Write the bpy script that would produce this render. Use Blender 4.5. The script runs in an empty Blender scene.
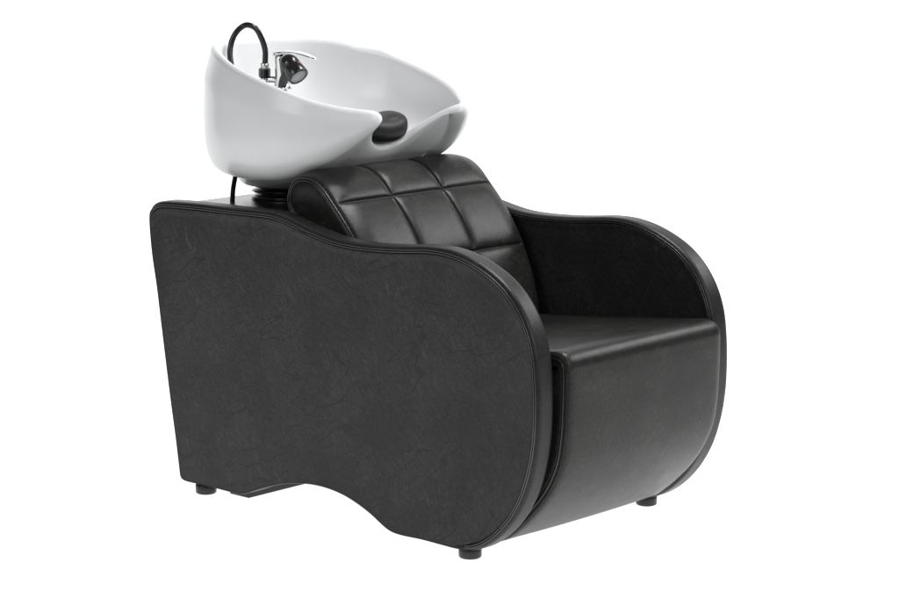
import bpy, bmesh, math, random
from mathutils import Vector, Matrix
random.seed(7)
sc = bpy.context.scene
COL = sc.collection
PI = math.pi

# ------------------------------------------------------------------ curves
def catmull(pts, closed=False, sub=12):
    n = len(pts); out = []
    rng = range(n) if closed else range(n-1)
    for i in rng:
        if closed:
            p0, p1, p2, p3 = (Vector(pts[(i+k-1) % n]) for k in range(4))
        else:
            p1, p2 = Vector(pts[i]), Vector(pts[i+1])
            p0 = Vector(pts[i-1]) if i > 0 else p1*2-p2
            p3 = Vector(pts[i+2]) if i+2 < n else p2*2-p1
        t0 = 0.0
        t1 = t0+max((p1-p0).length, 1e-6)**.5
        t2 = t1+max((p2-p1).length, 1e-6)**.5
        t3 = t2+max((p3-p2).length, 1e-6)**.5
        for k in range(sub):
            t = t1+(t2-t1)*k/sub
            A1 = p0*((t1-t)/(t1-t0))+p1*((t-t0)/(t1-t0))
            A2 = p1*((t2-t)/(t2-t1))+p2*((t-t1)/(t2-t1))
            A3 = p2*((t3-t)/(t3-t2))+p3*((t-t2)/(t3-t2))
            B1 = A1*((t2-t)/(t2-t0))+A2*((t-t0)/(t2-t0))
            B2 = A2*((t3-t)/(t3-t1))+A3*((t-t1)/(t3-t1))
            out.append(B1*((t2-t)/(t2-t1))+B2*((t-t1)/(t2-t1)))
    if not closed: out.append(Vector(pts[-1]))
    return out

def resample(pts, n, closed=True):
    P = list(pts)+([pts[0]] if closed else [])
    s = [0.0]
    for a, b in zip(P, P[1:]): s.append(s[-1]+(b-a).length)
    L = s[-1]; out = []; j = 0
    m = n if closed else n-1
    for i in range(n):
        q = L*i/m
        while j < len(s)-2 and s[j+1] < q: j += 1
        f = (q-s[j])/max(s[j+1]-s[j], 1e-9)
        out.append(P[j].lerp(P[j+1], f))
    return out, L

def smooth_closed(P, it):
    n = len(P)
    for _ in range(it):
        P = [(P[i-1]+P[i]*2+P[(i+1) % n])/4 for i in range(n)]
    return P

def outward(P):
    n = len(P); A = sum(P[i].x*P[(i+1) % n].y-P[(i+1) % n].x*P[i].y for i in range(n))
    sg = 1 if A > 0 else -1
    N = []
    for i in range(n):
        t = (P[(i+1) % n]-P[i-1]).normalized()
        N.append(Vector((t.y, -t.x))*sg)
    return N

def inset_curve(P, d):
    """true inward offset of a closed curve, with folded stretches relaxed"""
    N = outward(P)
    steps = max(1, int(abs(d)/.004))
    Q = list(P)
    for k in range(steps):
        N = outward(Q)
        Q = [q-n*(d/steps) for q, n in zip(Q, N)]
        Q = smooth_closed(Q, 1)
    return Q

# ------------------------------------------------------------------ objects
def link(name, me, parent=None, mats=(), smooth=True):
    o = bpy.data.objects.new(name, me); COL.objects.link(o)
    for m in mats: me.materials.append(m)
    if smooth:
        for p in me.polygons: p.use_smooth = len(p.vertices) < 60
    if parent: o.parent = parent
    return o

def bm_obj(name, bm, mat, parent=None, smooth=True):
    bmesh.ops.recalc_face_normals(bm, faces=bm.faces)
    me = bpy.data.meshes.new(name); bm.to_mesh(me); bm.free()
    return link(name, me, parent, (mat,), smooth)

def rings_obj(name, rings, mat, parent=None, cap0=False, cap1=False, closed=True):
    """rings: list of equal-length lists of Vectors"""
    bm = bmesh.new(); V = [[bm.verts.new(p) for p in r] for r in rings]
    add_rings(bm, V, closed)
    if cap0: bm.faces.new(V[0][::-1])
    if cap1: bm.faces.new(V[-1])
    return bm_obj(name, bm, mat, parent)

def add_rings(bm, V, closed=True):
    for a, b in zip(V, V[1:]):
        n = len(a)
        for i in range(n if closed else n-1):
            j = (i+1) % n
            try: bm.faces.new((a[i], a[j], b[j], b[i]))
            except ValueError: pass

# cross-section of the rolled, double-piped edge: (inset, depth below the side face)
EDGE = [(.034, .0026), (.028, .0022), (.0190, .0012), (.0165, .0014), (.0155, .0040), (.0145, .0004), (.0133, -.0009),
        (.0118, -.0010), (.0106, .0002), (.0098, .0034), (.0088, .0004), (.0075, -.0002), (.0058, .0006),
        (.0034, .0026), (.0014, .0058), (.0003, .0095), (0, .0125)]
SPLIT = 4

def slab(prof, y0, y1, n, edge=EDGE, ny=6, disp=None, soft=4, mod=None):
    """profile in (x, z) extruded between y0 and y1, with piped rounded edges.
    returns ring list + ring tags"""
    P, L = resample(prof, n); P = smooth_closed(P, soft); P, L = resample(P, n)
    N = outward(P)
    cache = {}
    def ins(d):
        k = round(d, 5)
        if k not in cache: cache[k] = P if d == 0 else inset_curve(P, d)
        return cache[k]
    rings = []
    # mod(point) 1: piped seam, 0: plain tight edge
    M = [1.0 if mod is None else mod(p) for p in P]
    def face_ring(d, e, base, sg):
        full = ins(d); small = ins(d*.45)
        pe = .0008 if d > .006 else e*.5
        return [Vector((a.x*m+b.x*(1-m), base+sg*(e*m+pe*(1-m)), a.y*m+b.y*(1-m))) for a, b, m in zip(full, small, M)]
    for d, e in edge: rings.append(face_ring(d, e, y0, 1))
    ya, yb = y0+edge[-1][1], y1-edge[-1][1]
    for k in range(1, ny):
        y = ya+(yb-ya)*k/ny
        if disp:
            rings.append([Vector((q.x+m.x*h, y, q.y+m.y*h)) for i, (q, m) in enumerate(zip(P, N))
                          for h in (disp(i*L/n, (y-ya)/(yb-ya), q),)])
        else: rings.append([Vector((q.x, y, q.y)) for q in P])
    for d, e in reversed(edge): rings.append(face_ring(d, e, y1, -1))
    return rings, P, L

def split_slab(name, band_name, rings, mat_face, mat_band, parent, k=SPLIT):
    """side faces as one mesh, the edge band with its piping as its child"""
    bm = bmesh.new()
    A = [[bm.verts.new(p) for p in r] for r in rings[:k+1]]
    B = [[bm.verts.new(p) for p in r] for r in rings[-k-1:]]
    add_rings(bm, A); add_rings(bm, B)
    bm.faces.new(A[0][::-1]); bm.faces.new(B[-1])
    o = bm_obj(name, bm, mat_face, parent)
    b = rings_obj(band_name, rings[k:len(rings)-k], mat_band, o)
    return o, b

def tube(name, pts, rad, mat, parent=None, seg=14, closed_ends=True, sub=8, ribs=0, rib_amp=0):
    C = catmull([Vector(p) for p in pts], sub=sub) if sub > 1 else [Vector(p) for p in pts]
    rings = []; up = Vector((.3, .2, 1)).normalized()
    ref = None
    for i, c in enumerate(C):
        t = (C[min(i+1, len(C)-1)]-C[max(i-1, 0)]).normalized()
        if ref is None: ref = t.orthogonal().normalized()
        ref = (ref-t*ref.dot(t)).normalized(); b = t.cross(ref)
        r = rad(i/(len(C)-1)) if callable(rad) else rad
        rings.append([c+(ref*math.cos(a)+b*math.sin(a))*r for a in (2*PI*k/seg for k in range(seg))])
    return rings_obj(name, rings, mat, parent, closed_ends, closed_ends)

def lathe(name, prof, org, axis, mat, parent=None, seg=40, squash=None):
    """prof: (radius, height) along axis from org"""
    axis = Vector(axis).normalized(); u = axis.orthogonal().normalized(); v = axis.cross(u); org = Vector(org)
    rings = [[org+axis*h+(u*math.cos(a)+v*math.sin(a))*max(r, 1e-5) for a in (2*PI*k/seg for k in range(seg))] for r, h in prof]
    return rings_obj(name, rings, mat, parent, True, True)

def sharpen(o, ang=35):
    me = o.data
    bm = bmesh.new(); bm.from_mesh(me)
    for e in bm.edges:
        if len(e.link_faces) == 2 and e.calc_face_angle(0) > math.radians(ang): e.smooth = False
    bm.to_mesh(me); bm.free(); return o

def capsules(name, segs, r, mat, parent):
    """many short threads (stitching) in one mesh"""
    bm = bmesh.new()
    for a, b in segs:
        t = (b-a).normalized(); u = t.orthogonal().normalized(); v = t.cross(u)
        R = []
        for f, k in ((0, .35), (.2, 1), (.8, 1), (1, .35)):
            c = a.lerp(b, f); R.append([bm.verts.new(c+(u*math.cos(q)+v*math.sin(q))*r*k) for q in (2*PI*j/5 for j in range(5))])
        add_rings(bm, R); bm.faces.new(R[0][::-1]); bm.faces.new(R[-1])
    return bm_obj(name, bm, mat, parent)

# ------------------------------------------------------------------ materials
def newmat(name):
    m = bpy.data.materials.new(name); m.use_nodes = True
    nt = m.node_tree; return m, nt, nt.nodes['Principled BSDF']

def N_(nt, t, **kw):
    n = nt.nodes.new(t)
    for k, v in kw.items():
        if k in n.inputs: n.inputs[k].default_value = v
        else: setattr(n, k, v)
    return n

def ramp(nt, src, stops):
    r = nt.nodes.new('ShaderNodeValToRGB'); e = r.color_ramp.elements
    while len(e) < len(stops): e.new(.5)
    for el, (p, c) in zip(e, stops):
        el.position = p; el.color = (c, c, c, 1) if isinstance(c, (int, float)) else (*c, 1)
    nt.links.new(src, r.inputs[0]); return r.outputs[0]

def math_(nt, op, a, b=None):
    n = nt.nodes.new('ShaderNodeMath'); n.operation = op
    for i, x in enumerate((a, b)):
        if x is None: continue
        if isinstance(x, (int, float)): n.inputs[i].default_value = x
        else: nt.links.new(x, n.inputs[i])
    return n.outputs[0]

def leather(name, base, rough, spec, grain=1.0, crease=1.0, streak=1.0, rot=(0, -1.0, 0), rot2=(0, .55, 0)):
    m, nt, b = newmat(name); L = nt.links.new
    tc = N_(nt, 'ShaderNodeTexCoord'); co = tc.outputs['Object']
    warp = N_(nt, 'ShaderNodeTexNoise', Scale=5.0, Detail=4.0, Roughness=.6); L(co, warp.inputs['Vector'])
    sub = N_(nt, 'ShaderNodeVectorMath', operation='SUBTRACT'); L(warp.outputs['Color'], sub.inputs[0]); sub.inputs[1].default_value = (.5, .5, .5)
    def warped(amt):
        mu = N_(nt, 'ShaderNodeVectorMath', operation='SCALE'); L(sub.outputs[0], mu.inputs[0]); mu.inputs['Scale'].default_value = amt
        ad = N_(nt, 'ShaderNodeVectorMath', operation='ADD'); L(co, ad.inputs[0]); L(mu.outputs[0], ad.inputs[1]); return ad.outputs[0]
    def directed(src, r, scale):
        r_ = N_(nt, 'ShaderNodeMapping'); r_.inputs['Rotation'].default_value = r; L(src, r_.inputs[0])
        s_ = N_(nt, 'ShaderNodeMapping'); s_.inputs['Scale'].default_value = scale; L(r_.outputs[0], s_.inputs[0]); return s_.outputs[0]
    def noise(v, sc_, det=3.0, ro=.55):
        n = N_(nt, 'ShaderNodeTexNoise', Scale=sc_, Detail=det, Roughness=ro); L(v, n.inputs['Vector']); return n.outputs[0]
    w1, w2 = warped(.05), warped(.075)
    pat = noise(co, 5.5, 2.0); patv = ramp(nt, pat, [(.36, 0), (.56, 1)])
    pat2 = noise(directed(co, (.4, .8, 1.3), (1, 1, 1)), 6.5, 2.0); patw = ramp(nt, pat2, [(.42, 0), (.60, 1)])
    # rubbed pale streaks, all running one way
    st = ramp(nt, noise(directed(w1, rot, (34, 60, 120)), 1.0, 5.0, .7), [(.50, 0), (.74, 1)])
    st = math_(nt, 'MULTIPLY', st, math_(nt, 'ADD', .25, math_(nt, 'MULTIPLY', patv, .75)))
    # single fine pale scratches
    sl = math_(nt, 'ABSOLUTE', math_(nt, 'SUBTRACT', noise(directed(w1, rot, (4, 12, 26)), 1.0, 2.0), .5))
    sl = math_(nt, 'MULTIPLY', ramp(nt, sl, [(0, 1), (.010, 0)]), patw)
    gate = ramp(nt, noise(directed(co, (.1, .3, .2), (1, 1, 1)), 22, 2.0), [(.52, 0), (.60, 1)])
    sl = math_(nt, 'MULTIPLY', sl, gate)
    # long wandering dark creases across the streaks
    cr = math_(nt, 'ABSOLUTE', math_(nt, 'SUBTRACT', noise(directed(w2, rot2, (3.2, 8, 11)), 1.0, 2.0), .5))
    cr = math_(nt, 'MULTIPLY', ramp(nt, cr, [(0, 1), (.016, 0)]), patv)
    cr3 = math_(nt, 'ABSOLUTE', math_(nt, 'SUBTRACT', noise(directed(w2, rot2, (8, 14, 24)), 1.0, 3.0), .5))
    cr3 = math_(nt, 'MULTIPLY', ramp(nt, cr3, [(0, 1), (.022, 0)]), patw)
    crs = math_(nt, 'MAXIMUM', cr, math_(nt, 'MULTIPLY', cr3, .6))
    # pores and grain
    vo = N_(nt, 'ShaderNodeTexVoronoi', Scale=380.0, feature='F1'); L(w1, vo.inputs['Vector'])
    fn = noise(directed(co, rot, (.55, 1, 1.6)), 150, 5.0, .7)
    med = noise(co, 38, 4.0, .6); und = noise(co, 6.0, 1.0)
    h = math_(nt, 'ADD', math_(nt, 'MULTIPLY', vo.outputs['Distance'], grain*.25), math_(nt, 'MULTIPLY', fn, grain*.8))
    h = math_(nt, 'ADD', h, math_(nt, 'MULTIPLY', med, grain*.7))
    h = math_(nt, 'SUBTRACT', h, math_(nt, 'MULTIPLY', crs, crease*.35))
    h = math_(nt, 'ADD', h, math_(nt, 'MULTIPLY', sl, crease*.2))
    bp = N_(nt, 'ShaderNodeBump', Strength=1.0, Distance=.001); L(h, bp.inputs['Height'])
    bp2 = N_(nt, 'ShaderNodeBump', Strength=1.0, Distance=.0045*crease); L(und, bp2.inputs['Height']); L(bp.outputs[0], bp2.inputs['Normal'])
    L(bp2.outputs[0], b.inputs['Normal'])
    speck = ramp(nt, fn, [(.46, 0), (.74, 1)])
    k = math_(nt, 'ADD', math_(nt, 'MULTIPLY', st, .50), math_(nt, 'MULTIPLY', sl, .8))
    k = math_(nt, 'ADD', k, math_(nt, 'MULTIPLY', speck, .40))
    k = math_(nt, 'ADD', k, math_(nt, 'MULTIPLY', math_(nt, 'SUBTRACT', patv, .3), .20))
    k = math_(nt, 'MULTIPLY', math_(nt, 'MULTIPLY', k, streak), math_(nt, 'SUBTRACT', 1.0, math_(nt, 'MULTIPLY', crs, .9)))
    k.node.use_clamp = True
    cm = N_(nt, 'ShaderNodeMixRGB'); L(k, cm.inputs[0])
    cm.inputs[1].default_value = (*base, 1); cm.inputs[2].default_value = (base[0]*5, base[1]*5.1, base[2]*5.2, 1)
    dk = N_(nt, 'ShaderNodeMixRGB'); L(math_(nt, 'MULTIPLY', crs, (.35*crease)), dk.inputs[0]); L(cm.outputs[0], dk.inputs[1]); dk.inputs[2].default_value = (.002, .002, .002, 1)
    L(dk.outputs[0], b.inputs['Base Color'])
    L(math_(nt, 'ADD', rough-.06, math_(nt, 'MULTIPLY', med, .12)), b.inputs['Roughness'])
    b.inputs['Specular IOR Level'].default_value = spec
    return m

def plain(name, col, rough, metal=0, spec=.5, coat=0, bump=0, bscale=200.0):
    m, nt, b = newmat(name)
    tc = N_(nt, 'ShaderNodeTexCoord'); n = N_(nt, 'ShaderNodeTexNoise', Scale=bscale, Detail=3.0)
    nt.links.new(tc.outputs['Object'], n.inputs['Vector'])
    mx = N_(nt, 'ShaderNodeMixRGB'); nt.links.new(n.outputs[0], mx.inputs[0])
    mx.inputs[1].default_value = (*[c*.93 for c in col], 1); mx.inputs[2].default_value = (*[min(1, c*1.07) for c in col], 1)
    nt.links.new(mx.outputs[0], b.inputs['Base Color'])
    b.inputs['Roughness'].default_value = rough; b.inputs['Metallic'].default_value = metal
    b.inputs['Specular IOR Level'].default_value = spec
    b.inputs['Coat Weight'].default_value = coat; b.inputs['Coat Roughness'].default_value = .04
    if bump:
        bp = N_(nt, 'ShaderNodeBump', Strength=1.0, Distance=bump); nt.links.new(n.outputs[0], bp.inputs['Height'])
        nt.links.new(bp.outputs[0], b.inputs['Normal'])
    return m

M_side = leather('side_leather', (.0086, .0086, .0083), .47, .30, grain=1.0, crease=.8, streak=1.05)
M_band = leather('band_leather', (.0090, .0090, .0088), .40, .26, grain=.28, crease=.25, streak=.5)
M_cush = leather('cushion_leather', (.0112, .0107, .0101), .34, .20, grain=.30, crease=.22, streak=.8, rot=(-.75, .3, .2), rot2=(.5, .5, -.3))
M_deck = leather('deck_leather', (.0130, .0120, .0110), .24, .95, grain=.5, crease=.3, streak=.4)
M_pipe = leather('piping_leather', (.0120, .0120, .0118), .27, 1.0, grain=.2, crease=0, streak=.2)
M_thread = plain('thread', (.016, .016, .016), .6)
M_cer = plain('white_ceramic', (.705, .712, .718), .27, coat=.05, bscale=6.0)
M_cer.node_tree.nodes['Principled BSDF'].inputs['Specular IOR Level'].default_value = .5
M_rub = plain('black_rubber', (.010, .010, .010), .20, bump=.0002)
M_gel = plain('gel_pad', (.007, .007, .007), .42, spec=.3, bump=.0004, bscale=90)
M_plast = plain('black_plastic', (.010, .010, .010), .22)
M_foot = plain('foot_plastic', (.010, .010, .010), .35)
M_chrome = plain('chrome', (.80, .80, .81), .08, metal=1)
M_steel = plain('hose_ferrule', (.55, .53, .5), .3, metal=1)
M_face = plain('spray_face', (.30, .31, .32), .35, bump=.0006, bscale=700)
M_red = plain('red_mark', (.45, .03, .02), .4)

# ------------------------------------------------------------------ setting: white sweep with an added glow
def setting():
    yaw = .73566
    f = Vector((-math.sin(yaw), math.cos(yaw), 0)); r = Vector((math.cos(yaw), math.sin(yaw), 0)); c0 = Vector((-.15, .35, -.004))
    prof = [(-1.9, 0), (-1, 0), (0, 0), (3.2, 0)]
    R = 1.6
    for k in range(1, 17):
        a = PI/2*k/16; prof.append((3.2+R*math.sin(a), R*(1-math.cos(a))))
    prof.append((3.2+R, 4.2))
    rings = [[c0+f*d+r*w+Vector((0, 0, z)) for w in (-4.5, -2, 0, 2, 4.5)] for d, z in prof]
    m, nt, b = newmat('glowing_white_sweep')
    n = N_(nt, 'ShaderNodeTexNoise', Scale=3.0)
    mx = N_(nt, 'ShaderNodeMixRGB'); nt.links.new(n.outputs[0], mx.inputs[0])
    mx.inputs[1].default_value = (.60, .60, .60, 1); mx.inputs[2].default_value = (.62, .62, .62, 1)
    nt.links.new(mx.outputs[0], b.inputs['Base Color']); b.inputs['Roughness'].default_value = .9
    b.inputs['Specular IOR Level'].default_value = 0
    b.inputs['Emission Color'].default_value = (1, 1, 1, 1); b.inputs['Emission Strength'].default_value = 1.0  # glow added so floor and backdrop come out pure white without shadows
    # the floor lies up to the start of the curve, the backdrop goes on from there
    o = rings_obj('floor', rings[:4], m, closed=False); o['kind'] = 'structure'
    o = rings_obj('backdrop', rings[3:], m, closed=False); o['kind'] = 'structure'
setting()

# ------------------------------------------------------------------ the wash unit
W = .70
unit = bpy.data.objects.new('salon_wash_chair', None); COL.objects.link(unit)
unit.empty_display_size = .2
unit['label'] = 'black leather salon backwash chair with tufted backrest and tilted white ceramic basin'
unit['category'] = 'shampoo chair'

PROFILE = [(-.812, .683), (-.806, .594), (-.790, .507), (-.777, .421), (-.746, .221), (-.730, .129), (-.7165, .040), (-.7145, .0265),
           (-.700, .0225), (-.661, .0222), (-.588, .0225), (-.500, .0222), (-.482, .0255), (-.424, .048), (-.343, .074), (-.265, .087), (-.198, .088),
           (-.132, .078), (-.060, .053), (-.012, .028), (.010, .0195), (.040, .017), (.105, .0185), (.180, .017), (.230, .0165), (.262, .0205),
           (.298, .036), (.340, .066), (.383, .112), (.418, .170), (.441, .237), (.453, .305), (.456, .380), (.453, .445), (.445, .500),
           (.426, .552), (.394, .600), (.350, .640), (.298, .668), (.240, .688), (.182, .698), (.120, .698), (.050, .691), (-.020, .686),
           (-.100, .684), (-.160, .687), (-.215, .696), (-.262, .706), (-.310, .719), (-.345, .7265), (-.380, .7300), (-.430, .7295), (-.520, .7275),
           (-.620, .7265), (-.720, .7235), (-.765, .7205), (-.790, .715), (-.806, .702)]
prof = catmull([Vector(p) for p in PROFILE], True, 10)

def stitch_row(P, L, y, d, step=.0055, frac=.62):
    Q = inset_curve(P, d); Q3 = [Vector((q.x, y, q.y)) for q in Q]
    R, LL = resample(Q3, int(L/step))
    return [(R[i], R[i].lerp(R[(i+1) % len(R)], frac)) for i in range(len(R))]

def piping(P, rows, r, parent, keep=None):
    """thin raised cords: rows of (inset, y)"""
    bm = bmesh.new()
    for d, y in rows:
        Q = inset_curve(P, d); Q, _ = resample(Q, 420); NN = outward(Q); n = len(Q)
        on = [keep is None or keep(q) for q in Q]
        ring = []
        for q, m, o in zip(Q, NN, on):
            rr = r if o else 0
            ring.append([bm.verts.new(Vector((q.x+m.x*math.cos(a)*r, y+math.sin(a)*r, q.y+m.y*math.cos(a)*r))) for a in (2*PI*k/8 for k in range(8))] if o else None)
        for i in range(n):
            a, b = ring[i], ring[(i+1) % n]
            if a and b:
                for k in range(8): bm.faces.new((a[k], a[(k+1) % 8], b[(k+1) % 8], b[k]))
    return bm_obj('piping', bm, M_pipe, parent)

T = .056
def seam_mod(p):
    def sst(x, a, b):
        t = min(1, max(0, (x-a)/(b-a))); return t*t*(3-2*t)
    top = sst(p.y, .690, .700) if p.x < -.25 else 1.0       # along the top edge
    fr = sst(p.x, .19, .27)                                 # down the front
    low = 1-sst(p.y, .55, .60)
    return top*(1-low*(1-fr)) if p.x < .27 else 1.0
for (y0, y1, outer) in ((0.0, T, -1), (W-T, W, 1)):
    rings, P, L = slab(prof, y0, y1, 620, ny=4, soft=3, mod=seam_mod)
    o, b = split_slab('side_panel', 'edge_band', rings, M_side, M_band, unit)
    seg = stitch_row(P, L, y0+.0012, .0185)+stitch_row(P, L, y0-.0002, .0072)+stitch_row(P, L, y1-.0012, .0185)
    seg = [q for q in seg if seam_mod(Vector((q[0].x, q[0].z))) > .9]
    capsules('stitching', seg, .0006, M_thread, o)
    kp = lambda q: seam_mod(q) > .6
    piping(P, [(.0128, y0-.0008), (.0082, y0-.0001)], .0014, o, kp)
    piping(P, [(.0128, y1+.0008), (.0082, y1+.0001)], .0014, o, kp)

# seat: one upholstered body, its front falls as a curved apron
SEAT = [(.476, .466), (.4785, .440), (.478, .380), (.474, .300), (.463, .238), (.440, .185), (.405, .135), (.362, .090), (.322, .056), (.292, .036), (.265, .027),
        (.20, .030), (.05, .050), (-.05, .10), (-.10, .25), (-.12, .40), (-.115, .425), (-.09, .4365), (.0, .4455), (.2, .4650), (.40, .4850), (.440, .4885), (.462, .483)]
sp = catmull([Vector(p) for p in SEAT], True, 14)
SE = [(.040, .0016), (.030, .0016), (.024, .0016), (.0205, .0020), (.0190, .0042), (.0178, .0014), (.0160, .0004),
      (.0135, .0004), (.0115, .0012), (.0105, .0030), (.0092, .0018), (.0070, .0020), (.0045, .0034), (.0018, .0060), (0, .0100)]
def seat_disp(s, v, q):
    e = math.sin(PI*min(max(v, 0), 1))**.55
    if q.y > .42: return .0045*e
    if q.x > .30: return .0045*e
    return 0
rings, P, L = slab(sp, .0725, .6400, 520, edge=SE, ny=36, disp=seat_disp, soft=3)
SP = 4
bm = bmesh.new()
VV = [[bm.verts.new(p) for p in r] for r in rings]; add_rings(bm, VV); bm.faces.new(VV[0][::-1]); bm.faces.new(VV[-1])
seat = bm_obj('seat', bm, M_cush, unit)
capsules('stitching', stitch_row(P, L, .0725+.0009, .0262)+stitch_row(P, L, .0725+.0020, .0065), .0006, M_thread, seat)
piping(P, [(.0140, .0725+.0004)], .0012, seat)
piping(P, [(.0140, .6400-.0004)], .0012, seat)

# backrest: tufted in three columns
BACK = [(-.3325, .8150), (-.300, .8105), (-.268, .7930), (-.235, .7610), (-.200, .7250), (-.165, .6830), (-.135, .6380), (-.108, .5850), (-.085, .5250), (-.070, .465), (-.070, .43), (-.10, .41),
        (-.16, .42), (-.21, .50), (-.255, .58), (-.30, .64), (-.350, .69), (-.385, .715), (-.398, .7430), (-.395, .7700), (-.382, .7950), (-.360, .8105)]
bp_ = catmull([Vector(p) for p in BACK], True, 14)
BE = [(.050, .0030), (.040, .0016), (.030, .0010), (.0225, .0012), (.0190, .0020), (.0178, .0044), (.0164, .0012), (.0148, .0002),
      (.0132, .0002), (.0118, .0012), (.0107, .0040), (.0096, .0014), (.0080, .0006), (.0060, .0012), (.0035, .0034), (.0014, .0066), (0, .0105)]
# arc positions of the cross seams, found from their place on the profile
P0, L0 = resample(bp_, 560); P0 = smooth_closed(P0, 4); P0, L0 = resample(P0, 560)
def arc_at(x, z):
    i = min(range(560), key=lambda k: (P0[k]-Vector((x, z))).length); return i*L0/560
seams_s = [arc_at(-.385, .79), arc_at(-.2300, .7555), arc_at(-.1220, .6140), arc_at(-.075, .44)]
s0 = seams_s[0]
if s0 > L0/2: s0 -= L0
seams_s[0] = s0
def tuft(s, v, q):
    ss = s if s < L0*.6 else s-L0
    if ss < seams_s[0]-.02 or ss > seams_s[3]: return 0
    du = min(abs(v-1/3), abs(v-2/3))*.54            # metres to the nearest lengthwise seam
    dv = min(abs(ss-a) for a in seams_s[1:3])       # metres to the nearest cross seam
    k = min(1, max(0, (ss-seams_s[0]+.02)/.05))
    edge = min(v, 1-v)*.54
    pil = lambda d, w: 1-math.exp(-d/w)
    ee = min(1, edge/.05); f = pil(du, .009)*pil(dv, .010)*ee*(2-ee)
    g = math.exp(-(du/.0024)**2)+math.exp(-(dv/.0024)**2)
    return (.0080*f-.0040*min(g, 1.3))*k
rings, P, L = slab(bp_, .0720, .6300, 560, edge=BE, ny=150, disp=tuft, soft=4)
bm = bmesh.new()
VV = [[bm.verts.new(p) for p in r] for r in rings]; add_rings(bm, VV); bm.faces.new(VV[0][::-1]); bm.faces.new(VV[-1])
back = bm_obj('backrest', bm, M_cush, unit)
seg = stitch_row(P, L, .0720+.0010, .0245)+stitch_row(P, L, .0720+.0006, .0072)
# thread lines along the tufting seams
ya, yb = .0720+BE[-1][1], .6300-BE[-1][1]
Nn = outward(P)
def back_pt(s, v, off=0):
    f = (s % L)/L*560; i = int(f) % 560; j = (i+1) % 560
    q = P[i].lerp(P[j], f-int(f)); n = Nn[i].lerp(Nn[j], f-int(f)); h = tuft(s % L, v, q)+off
    return Vector((q.x+n.x*h, ya+(yb-ya)*v, q.y+n.y*h))
for a in seams_s[1:3]:
    k = 0
    while k*.006 < .53: 
        v = .004+k*.006/.54; seg.append((back_pt(a+.0055, v, .0002), back_pt(a+.0055, v+.0038/.54, .0002))); k += 1
for v0 in (1/3, 2/3):
    k = 0
    while seams_s[0]+k*.006 < seams_s[3]:
        s = seams_s[0]+k*.006; seg.append((back_pt(s, v0+.010, .0002), back_pt(s+.0038, v0+.010, .0002))); k += 1
capsules('stitching', seg, .0006, M_thread, back)
piping(P, [(.0140, .0720+.0002), (.0080, .0720+.0006)], .0014, back)
piping(P, [(.0140, .6300-.0002), (.0080, .6300-.0006)], .0014, back)

# rear deck and the closed box below it
def rounded_box(name, x0, x1, y0, y1, z0, z1, r, mat, parent, seg=5):
    bm = bmesh.new(); bmesh.ops.create_cube(bm, size=1)
    for v in bm.verts:
        v.co = Vector((x0+(v.co.x+.5)*(x1-x0), y0+(v.co.y+.5)*(y1-y0), z0+(v.co.z+.5)*(z1-z0)))
    bmesh.ops.bevel(bm, geom=bm.edges[:], offset=r, segments=seg, profile=.5, affect='EDGES')
    return bm_obj(name, bm, mat, parent)
DK = [(-.765, .120), (-.800, .55), (-.802, .690), (-.797, .703), (-.785, .708), (-.6, .7095), (-.40, .7095), (-.385, .700), (-.33, .60), (-.22, .45), (-.14, .35), (-.12, .20), (-.14, .13), (-.3, .118), (-.6, .118)]
dp = []
for i, p in enumerate(DK):
    q = DK[(i+1) % len(DK)]
    for k in range(8): dp.append(Vector(p).lerp(Vector(q), k/8))
rings, _, _ = slab(dp, T+.002, W-T-.002, 300, edge=[(.004, 0), (.001, .001), (0, .004)], ny=8, soft=3)
rings_obj('rear_body', rings, M_deck, unit, True, True)
rounded_box('base_bar', -.597, -.528, T+.004, W-T-.004, -.0038, .040, .003, M_foot, unit)

# feet
for x, y in ((.233, .028), (.236, W-.0265), (-.648, .028), (-.648, W-.028)):
    lathe('foot', [(.0, 0), (.0215, 0), (.0245, .0015), (.026, .004), (.0265, .022), (.0255, .0235), (.0215, .024), (.0215, .033), (0, .033)], (x, y, -.004), (0, 0, 1), M_foot, unit)

# bellows under the basin
BC = Vector((-.630, .35, .7065))
pr = []
for k in range(3):
    z = .0145*k
    pr += [(.106, z+.0005), (.118, z+.0030), (.1245, z+.0060), (.1255, z+.0080), (.121, z+.0108), (.109, z+.0132)]
lathe('bellows', [(.130, 0), (.132, .002), (.128, .004)]+[(r-.003*i/18, z+.003) for i, (r, z) in enumerate(pr)]+[(.095, .0490), (.01, .050)], BC, (-.04, 0, 1), M_rub, unit, 64)

# ------------------------------------------------------------------ basin
CY = .35
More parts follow.
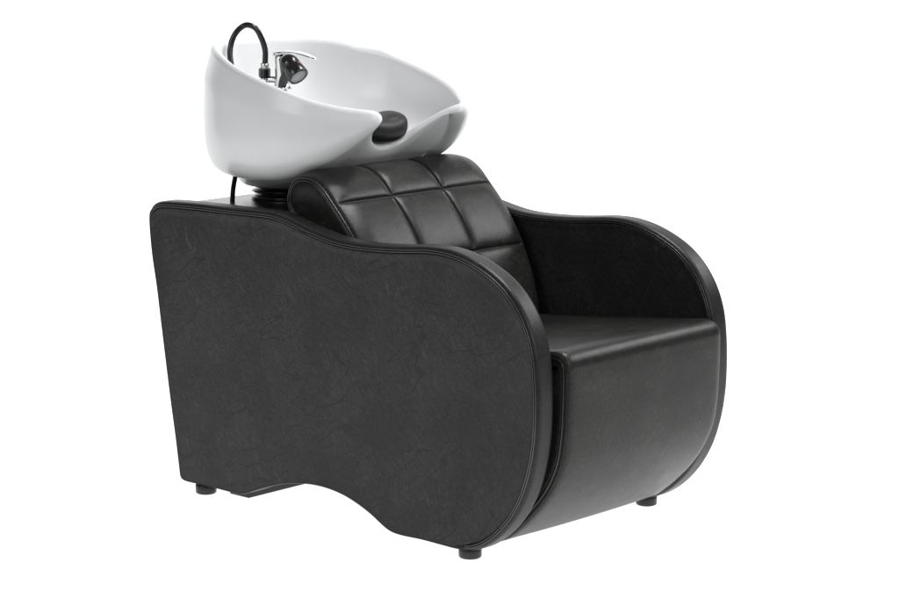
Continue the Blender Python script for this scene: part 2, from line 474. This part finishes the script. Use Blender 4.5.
# half of the rim (x, half width, z) and, point for point, of the lower edge of the outer shell
HALF = [(-.826, 0, 1.103), (-.820, .063, 1.103), (-.800, .121, 1.102), (-.765, .175, 1.099), (-.715, .221, 1.092), (-.655, .258, 1.0795), (-.590, .284, 1.0630),
        (-.510, .293, 1.0410), (-.430, .290, 1.0190), (-.355, .272, .9970), (-.297, .242, .9820), (-.254, .210, .9730), (-.223, .182, .9685), (-.207, .158, .9650),
        (-.212, .138, .961), (-.231, .121, .954), (-.262, .106, .938), (-.292, .088, .915), (-.317, .063, .890), (-.331, .034, .874), (-.335, 0, .868)]
LOWH = [(-.815, 0, .786), (-.810, .045, .786), (-.792, .088, .785), (-.760, .128, .784), (-.712, .162, .782), (-.650, .190, .780), (-.585, .203, .779),
        (-.520, .207, .780), (-.460, .203, .786), (-.402, .198, .804), (-.350, .188, .829), (-.308, .174, .857), (-.277, .160, .884), (-.254, .145, .908),
        (-.240, .132, .928), (-.234, .120, .938), (-.262, .106, .923), (-.292, .088, .900), (-.317, .063, .875), (-.331, .034, .859), (-.335, 0, .853)]
def mirrored(H): return [Vector((x, CY-h, z)) for x, h, z in H]+[Vector((x, CY+h, z)) for x, h, z in H[-2:0:-1]]
NB = 480
# both loops are sampled with the same parameter so that they stay paired
ra = catmull(mirrored(HALF), True, 12); rb = catmull(mirrored(LOWH), True, 12)
def paired(A, B, n):
    s = [0.0]; m = len(A)
    for i in range(m): s.append(s[-1]+(A[(i+1) % m]-A[i]).length)
    RA, RB, j = [], [], 0
    for i in range(n):
        q = s[-1]*i/n
        while j < m-1 and s[j+1] < q: j += 1
        f = (q-s[j])/max(s[j+1]-s[j], 1e-9)
        RA.append(A[j].lerp(A[(j+1) % m], f)); RB.append(B[j].lerp(B[(j+1) % m], f))
    return RA, RB
rim, LOW = paired(ra, rb, NB)
def bump_z(p):
    # slight hand-hold dip in the side rims
    return -.0040*math.exp(-((p.x+.660)/.030)**2)+.0028*math.exp(-((p.x+.595)/.035)**2) if p.y-CY > .2 else 0
rim = [Vector((p.x, p.y, p.z+bump_z(p))) for p in rim]
def plan_normals(R):
    Q = [Vector((p.x, p.y)) for p in R]; N = outward(Q)
    for _ in range(8): N = [(N[i-1]+N[i]*2+N[(i+1) % NB]).normalized() for i in range(NB)]
    return [Vector((n.x, n.y, 0)) for n in N]
RN = plan_normals(rim)
H0 = .016
def outer_pt(i, t):
    p, q = rim[i], LOW[i]
    drop = p.z-H0-q.z
    full = min(1, max(0, drop/.30))
    n = 1.65+1.75*full
    rho = max(math.cos(t), 0)**(2/n); dz = max(math.sin(t), 0)**(2/n)
    b = RN[i]*full*rho*(.015*(1-math.exp(-drop*dz/.016))+.010*math.sin(2*t))
    return Vector((q.x+(p.x-q.x)*rho, q.y+(p.y-q.y)*rho, p.z-H0-drop*dz))+b
outer = []
for k in range(29): outer.append([outer_pt(i, PI/2*k/28) for i in range(NB)])
outer.reverse()
# hull below the shell: tucked in under the shell's edge, open to the notch wall at the front
def wside(i):
    d = rim[i].z-H0-LOW[i].z
    return min(1, max(0, (d-.006)/.10))
WS = [wside(i) for i in range(NB)]
for _ in range(60): WS = [(WS[i-1]+WS[i]*2+WS[(i+1) % NB])/4 for i in range(NB)]
LN = plan_normals(LOW)
for _ in range(40): LN = [(LN[i-1]+LN[i]*2+LN[(i+1) % NB]).normalized() for i in range(NB)]
COLR = []
for i in range(NB):
    p = LOW[i]; a = math.atan2((p.y-CY)/.21, (p.x+.56)/.26)
    COLR.append(Vector((-.636+.142*math.cos(a), CY+.142*math.sin(a), .7470)))
under = []
def hull_pt(i, t):
    q = LOW[i]-LN[i]*(.013*WS[i])+Vector((0, 0, .002*WS[i])); c = COLR[i]
    fr = 1/(1+math.exp(-((q.x+.42)/.06)))
    cn = math.exp(-((abs(q.y-CY)-.150)/.055)**2)*fr
    n = 1.70-.52*fr-.14*cn
    rho = max(math.cos(t), 0)**(2/n); dz = max(math.sin(t), 0)**(2/n)
    return Vector((c.x+(q.x-c.x)*rho, c.y+(q.y-c.y)*rho, q.z+(c.z-q.z)*dz))
cc = Vector((-.632, CY, 0))
for f in (.01, .5, .9): under.append([Vector((cc.x+(c.x-cc.x)*f, cc.y+(c.y-cc.y)*f, c.z+.004)) for c in COLR])
under.append([c+Vector((0, 0, .0015)) + (cc-Vector((c.x, c.y, 0))).normalized()*.004 for c in COLR])
def ring_smooth(R, it):
    for _ in range(it): R = [(R[i-1]+R[i]*2+R[(i+1) % NB])/4 for i in range(NB)]
    return R
for k in range(22):
    under.append(ring_smooth([hull_pt(i, PI/2*(1-k/21)) for i in range(NB)], int(300*min(1, (21-k)/8)**1.9)))
under.append([LOW[i]-LN[i]*(.006*WS[i])+Vector((0, 0, .0002*WS[i])) for i in range(NB)])
lip = []
RW = .026
for k in range(1, 12):
    a = PI*k/12
    lip.append([rim[i]+RN[i]*(-RW/2+RW/2*math.cos(a))+Vector((0, 0, -H0+H0*math.sin(a))) for i in range(NB)])
def inner_rim(i): return rim[i]-RN[i]*RW+Vector((0, 0, -H0))
INB = []
for i in range(NB):
    p = rim[i]; a = math.atan2((p.y-CY)/.29, (p.x+.53)/.33); INB.append(Vector((-.50+.08*math.cos(a), CY+.085*math.sin(a), .850)))
inner = []
for k in range(0, 24):
    t = PI/2*k/23; ring = []
    for i in range(NB):
        p, q = inner_rim(i), INB[i]
        front = 1/(1+math.exp(-((p.x+.33)/.04)))
        n = 2.5*(1-front)+1.6*front
        rho = max(math.cos(t), 0)**(2/n); dz = max(math.sin(t), 0)**(2/n)
        v = Vector((q.x+(p.x-q.x)*rho, q.y+(p.y-q.y)*rho, p.z+(q.z-p.z)*dz))
        # ledge that carries the tap
        g = math.exp(-(((v.x+.70)/.10)**2+((v.y-.30)/.11)**2)**2)
        v.z += g*max(0, .985-v.z)
        ring.append(v)
    inner.append(ring)
for f in (.6, .3, .05): inner.append([Vector((-.50+(q.x+.50)*f, CY+(q.y-CY)*f, q.z-.008*(1-f))) for q in INB])
bm = bmesh.new()
VV = [[bm.verts.new(p) for p in r] for r in under+outer+lip+inner]; add_rings(bm, VV); bm.faces.new(VV[0][::-1]); bm.faces.new(VV[-1])
bmesh.ops.remove_doubles(bm, verts=bm.verts, dist=2e-5)
basin = bm_obj('basin', bm, M_cer, unit)
sharpen(basin, 60)
lathe('drain', [(0, 0), (.030, 0), (.032, .002), (.026, .004), (.010, .003), (0, .003)], (-.50, CY, .8425), (0, 0, 1), M_chrome, basin)

def neck():
    rings = []; nu, nv = 44, 34
    for j in range(nv+1):
        w = math.sin(-PI/2+PI*j/nv)*.9999; k = (1-abs(w)**3.2)**(1/2.4)
        y = CY+.083*w; ring = []
        for i in range(nu):
            a = 2*PI*i/nu; ca, sa = math.cos(a), math.sin(a)
            x = .046*k*math.copysign(abs(ca)**.8, ca); z = .0365*k*math.copysign(abs(sa)**.8, sa)
            z += .010*w*w-.006*(x/.046)           # ends lift, the front hangs a little
            z -= .004*math.exp(-(w/.5)**2) if sa > 0 else 0
            ring.append(Vector((-.355+x, y, .905+z)))
        rings.append(ring)
    return rings_obj('neck_rest', rings, M_gel, basin, True, True)
neck()

# ------------------------------------------------------------------ tap, hose, spray head

lathe('mixer_tap', [(0, 0), (.024, 0), (.025, .004), (.019, .012), (.0165, .030), (.0160, .080), (.0150, .084), (0, .085)], (-.668, .325, .981), (.0, -.02, 1), M_chrome, unit, 32)
tap = bpy.data.objects['mixer_tap']
def lever():
    # flat tapering blade rising slightly then dropping towards the tip
    path = [(-.686, .0060, 1.0690, .012), (-.682, .0150, 1.0700, .014), (-.668, .0185, 1.0720, .013), (-.640, .0175, 1.0765, .007), (-.610, .0150, 1.0770, .005), (-.580, .0120, 1.0730, .004), (-.555, .0095, 1.0675, .0035), (-.543, .0060, 1.0645, .003), (-.540, .0010, 1.0638, .001)]
    rings = []
    for x, w, z, t in path:
        rings.append([Vector((x, .322+w*math.copysign(abs(math.cos(a))**.6, math.cos(a)), z+t*.5*math.copysign(abs(math.sin(a))**.6, math.sin(a)))) for a in (2*PI*k/24 for k in range(24))])
    return rings_obj('lever', rings, M_chrome, tap, True, True)
lever()
tube('tap_spout', [(-.700, .300, .984), (-.704, .300, .996), (-.702, .303, 1.004), (-.690, .31, 1.006), (-.668, .322, 1.004)], .0085, M_chrome, tap)
lathe('hose_nut', [(0, 0), (.0125, 0), (.0135, .002), (.0135, .008), (.012, .010), (0, .010)], (-.704, .300, 1.000), (0, 0, 1), M_chrome, tap, 8)

hose = tube('spray_hose', [(-.730, .228, .985), (-.735, .222, 1.015), (-.741, .220, 1.048), (-.749, .225, 1.082), (-.745, .235, 1.116), (-.735, .25, 1.137), (-.723, .26, 1.1435), (-.710, .275, 1.136), (-.704, .29, 1.111), (-.701, .30, 1.080), (-.701, .30, 1.055), (-.703, .30, 1.036)], .0073, M_rub, unit, 20)
lathe('ferrule', [(0, 0), (.0105, 0), (.0110, .001), (.0110, .0125), (.0100, .0135), (0, .0135)], (-.7030, .30, 1.0335), (.03, 0, 1), M_steel, hose, 28)
sharpen(lathe('hose_collar', [(0, 0), (.0125, 0), (.0145, .002), (.0150, .010), (.0150, .020), (.0135, .0235), (0, .0235)], (-.7045, .30, 1.0105), (.03, 0, 1), M_plast, hose, 8), 30)

ax = Vector((.738, -.035, -.675)).normalized(); fc = Vector((-.560, .280, 1.0205))
head = lathe('spray_head', [(0, -.071), (.008, -.071), (.014, -.068), (.0200, -.060), (.0235, -.052), (.0245, -.036), (.0235, -.0345), (.0235, -.0325), (.0250, -.0310), (.0268, -.015), (.0270, -.005), (.0262, -.0010), (.0235, 0), (.0222, -.0006), (.0215, -.0030), (0, -.0030)], fc, ax, M_plast, unit, 48)
lathe('spray_plate', [(0, 0), (.0213, 0), (.0210, .0014), (0, .0018)], fc-ax*.0031, ax, M_face, head, 40)
bm_ = []
# grip runs down from the back of the head into the holder
tube('handle', [tuple(fc-ax*.040), (-.606, .280, 1.022), (-.618, .281, 1.004), (-.624, .282, .978), (-.626, .283, .950)], lambda t: .0135-.004*t, M_plast, head, 20)
upv = (Vector((0, 0, 1))-ax*ax.z).normalized()
lathe('colour_mark', [(0, 0), (.0030, 0), (.0028, .0012), (0, .0014)], fc-ax*.026+upv*.0258, upv, M_red, head, 16)
lathe('holder_ring', [(.0125, 0), (.0165, 0), (.0175, .003), (.0165, .008), (.0125, .008)], (-.624, .282, .985), (-.2, 0, 1), M_chrome, tap, 28)
tube('holder_arm', [(-.668, .322, .995), (-.65, .305, .991), (-.638, .290, .989)], .0065, M_chrome, tap)

# thin drain pipe dropping from the basin to the deck
tube('drain_pipe', [(-.688, .190, .800), (-.694, .185, .770), (-.699, .182, .740), (-.701, .180, .704)], .0062, M_rub, unit)

# ------------------------------------------------------------------ light
w = bpy.data.worlds.new('World'); sc.world = w; w.use_nodes = True
bg = w.node_tree.nodes['Background']; bg.inputs[0].default_value = (.97, .985, 1, 1); bg.inputs[1].default_value = .15
def area(name, loc, tgt, sx, sy, power, col=(1, 1, 1)):
    l = bpy.data.lights.new(name, 'AREA'); l.shape = 'RECTANGLE'; l.size = sx; l.size_y = sy; l.energy = power; l.color = col
    o = bpy.data.objects.new(name, l); COL.objects.link(o); o.location = loc
    o.rotation_euler = (Vector(tgt)-Vector(loc)).to_track_quat('-Z', 'Y').to_euler(); return o
area('overhead_softbox', (.3, 1.1, 2.9), (-.15, .35, .5), 1.3, .5, 52)
area('back_softbox', (1.6, 3.0, 2.7), (-.1, .35, .5), 2.2, 1.0, 62)
area('front_softbox', (4.2, -.4, 2.6), (-.1, .3, .5), 2.4, 2.4, 70)
area('side_fill', (-.9, -3.6, 2.8), (-.4, .3, .8), 1.8, 1.8, 45)  # unseen fill light, added to brighten the basin's near side

cd = bpy.data.cameras.new('camera'); cam = bpy.data.objects.new('camera', cd); COL.objects.link(cam)
cd.sensor_width = 36; cd.lens = 2520.2/899*36; cd.clip_end = 200
cam.location = (3.900872, -4.093733, 1.542065); cam.rotation_euler = (PI/2-.171345, 0, .735656)
sc.camera = cam
sc.view_settings.view_transform = 'Standard'; sc.view_settings.look = 'None'; sc.view_settings.exposure = 0; sc.view_settings.gamma = 1
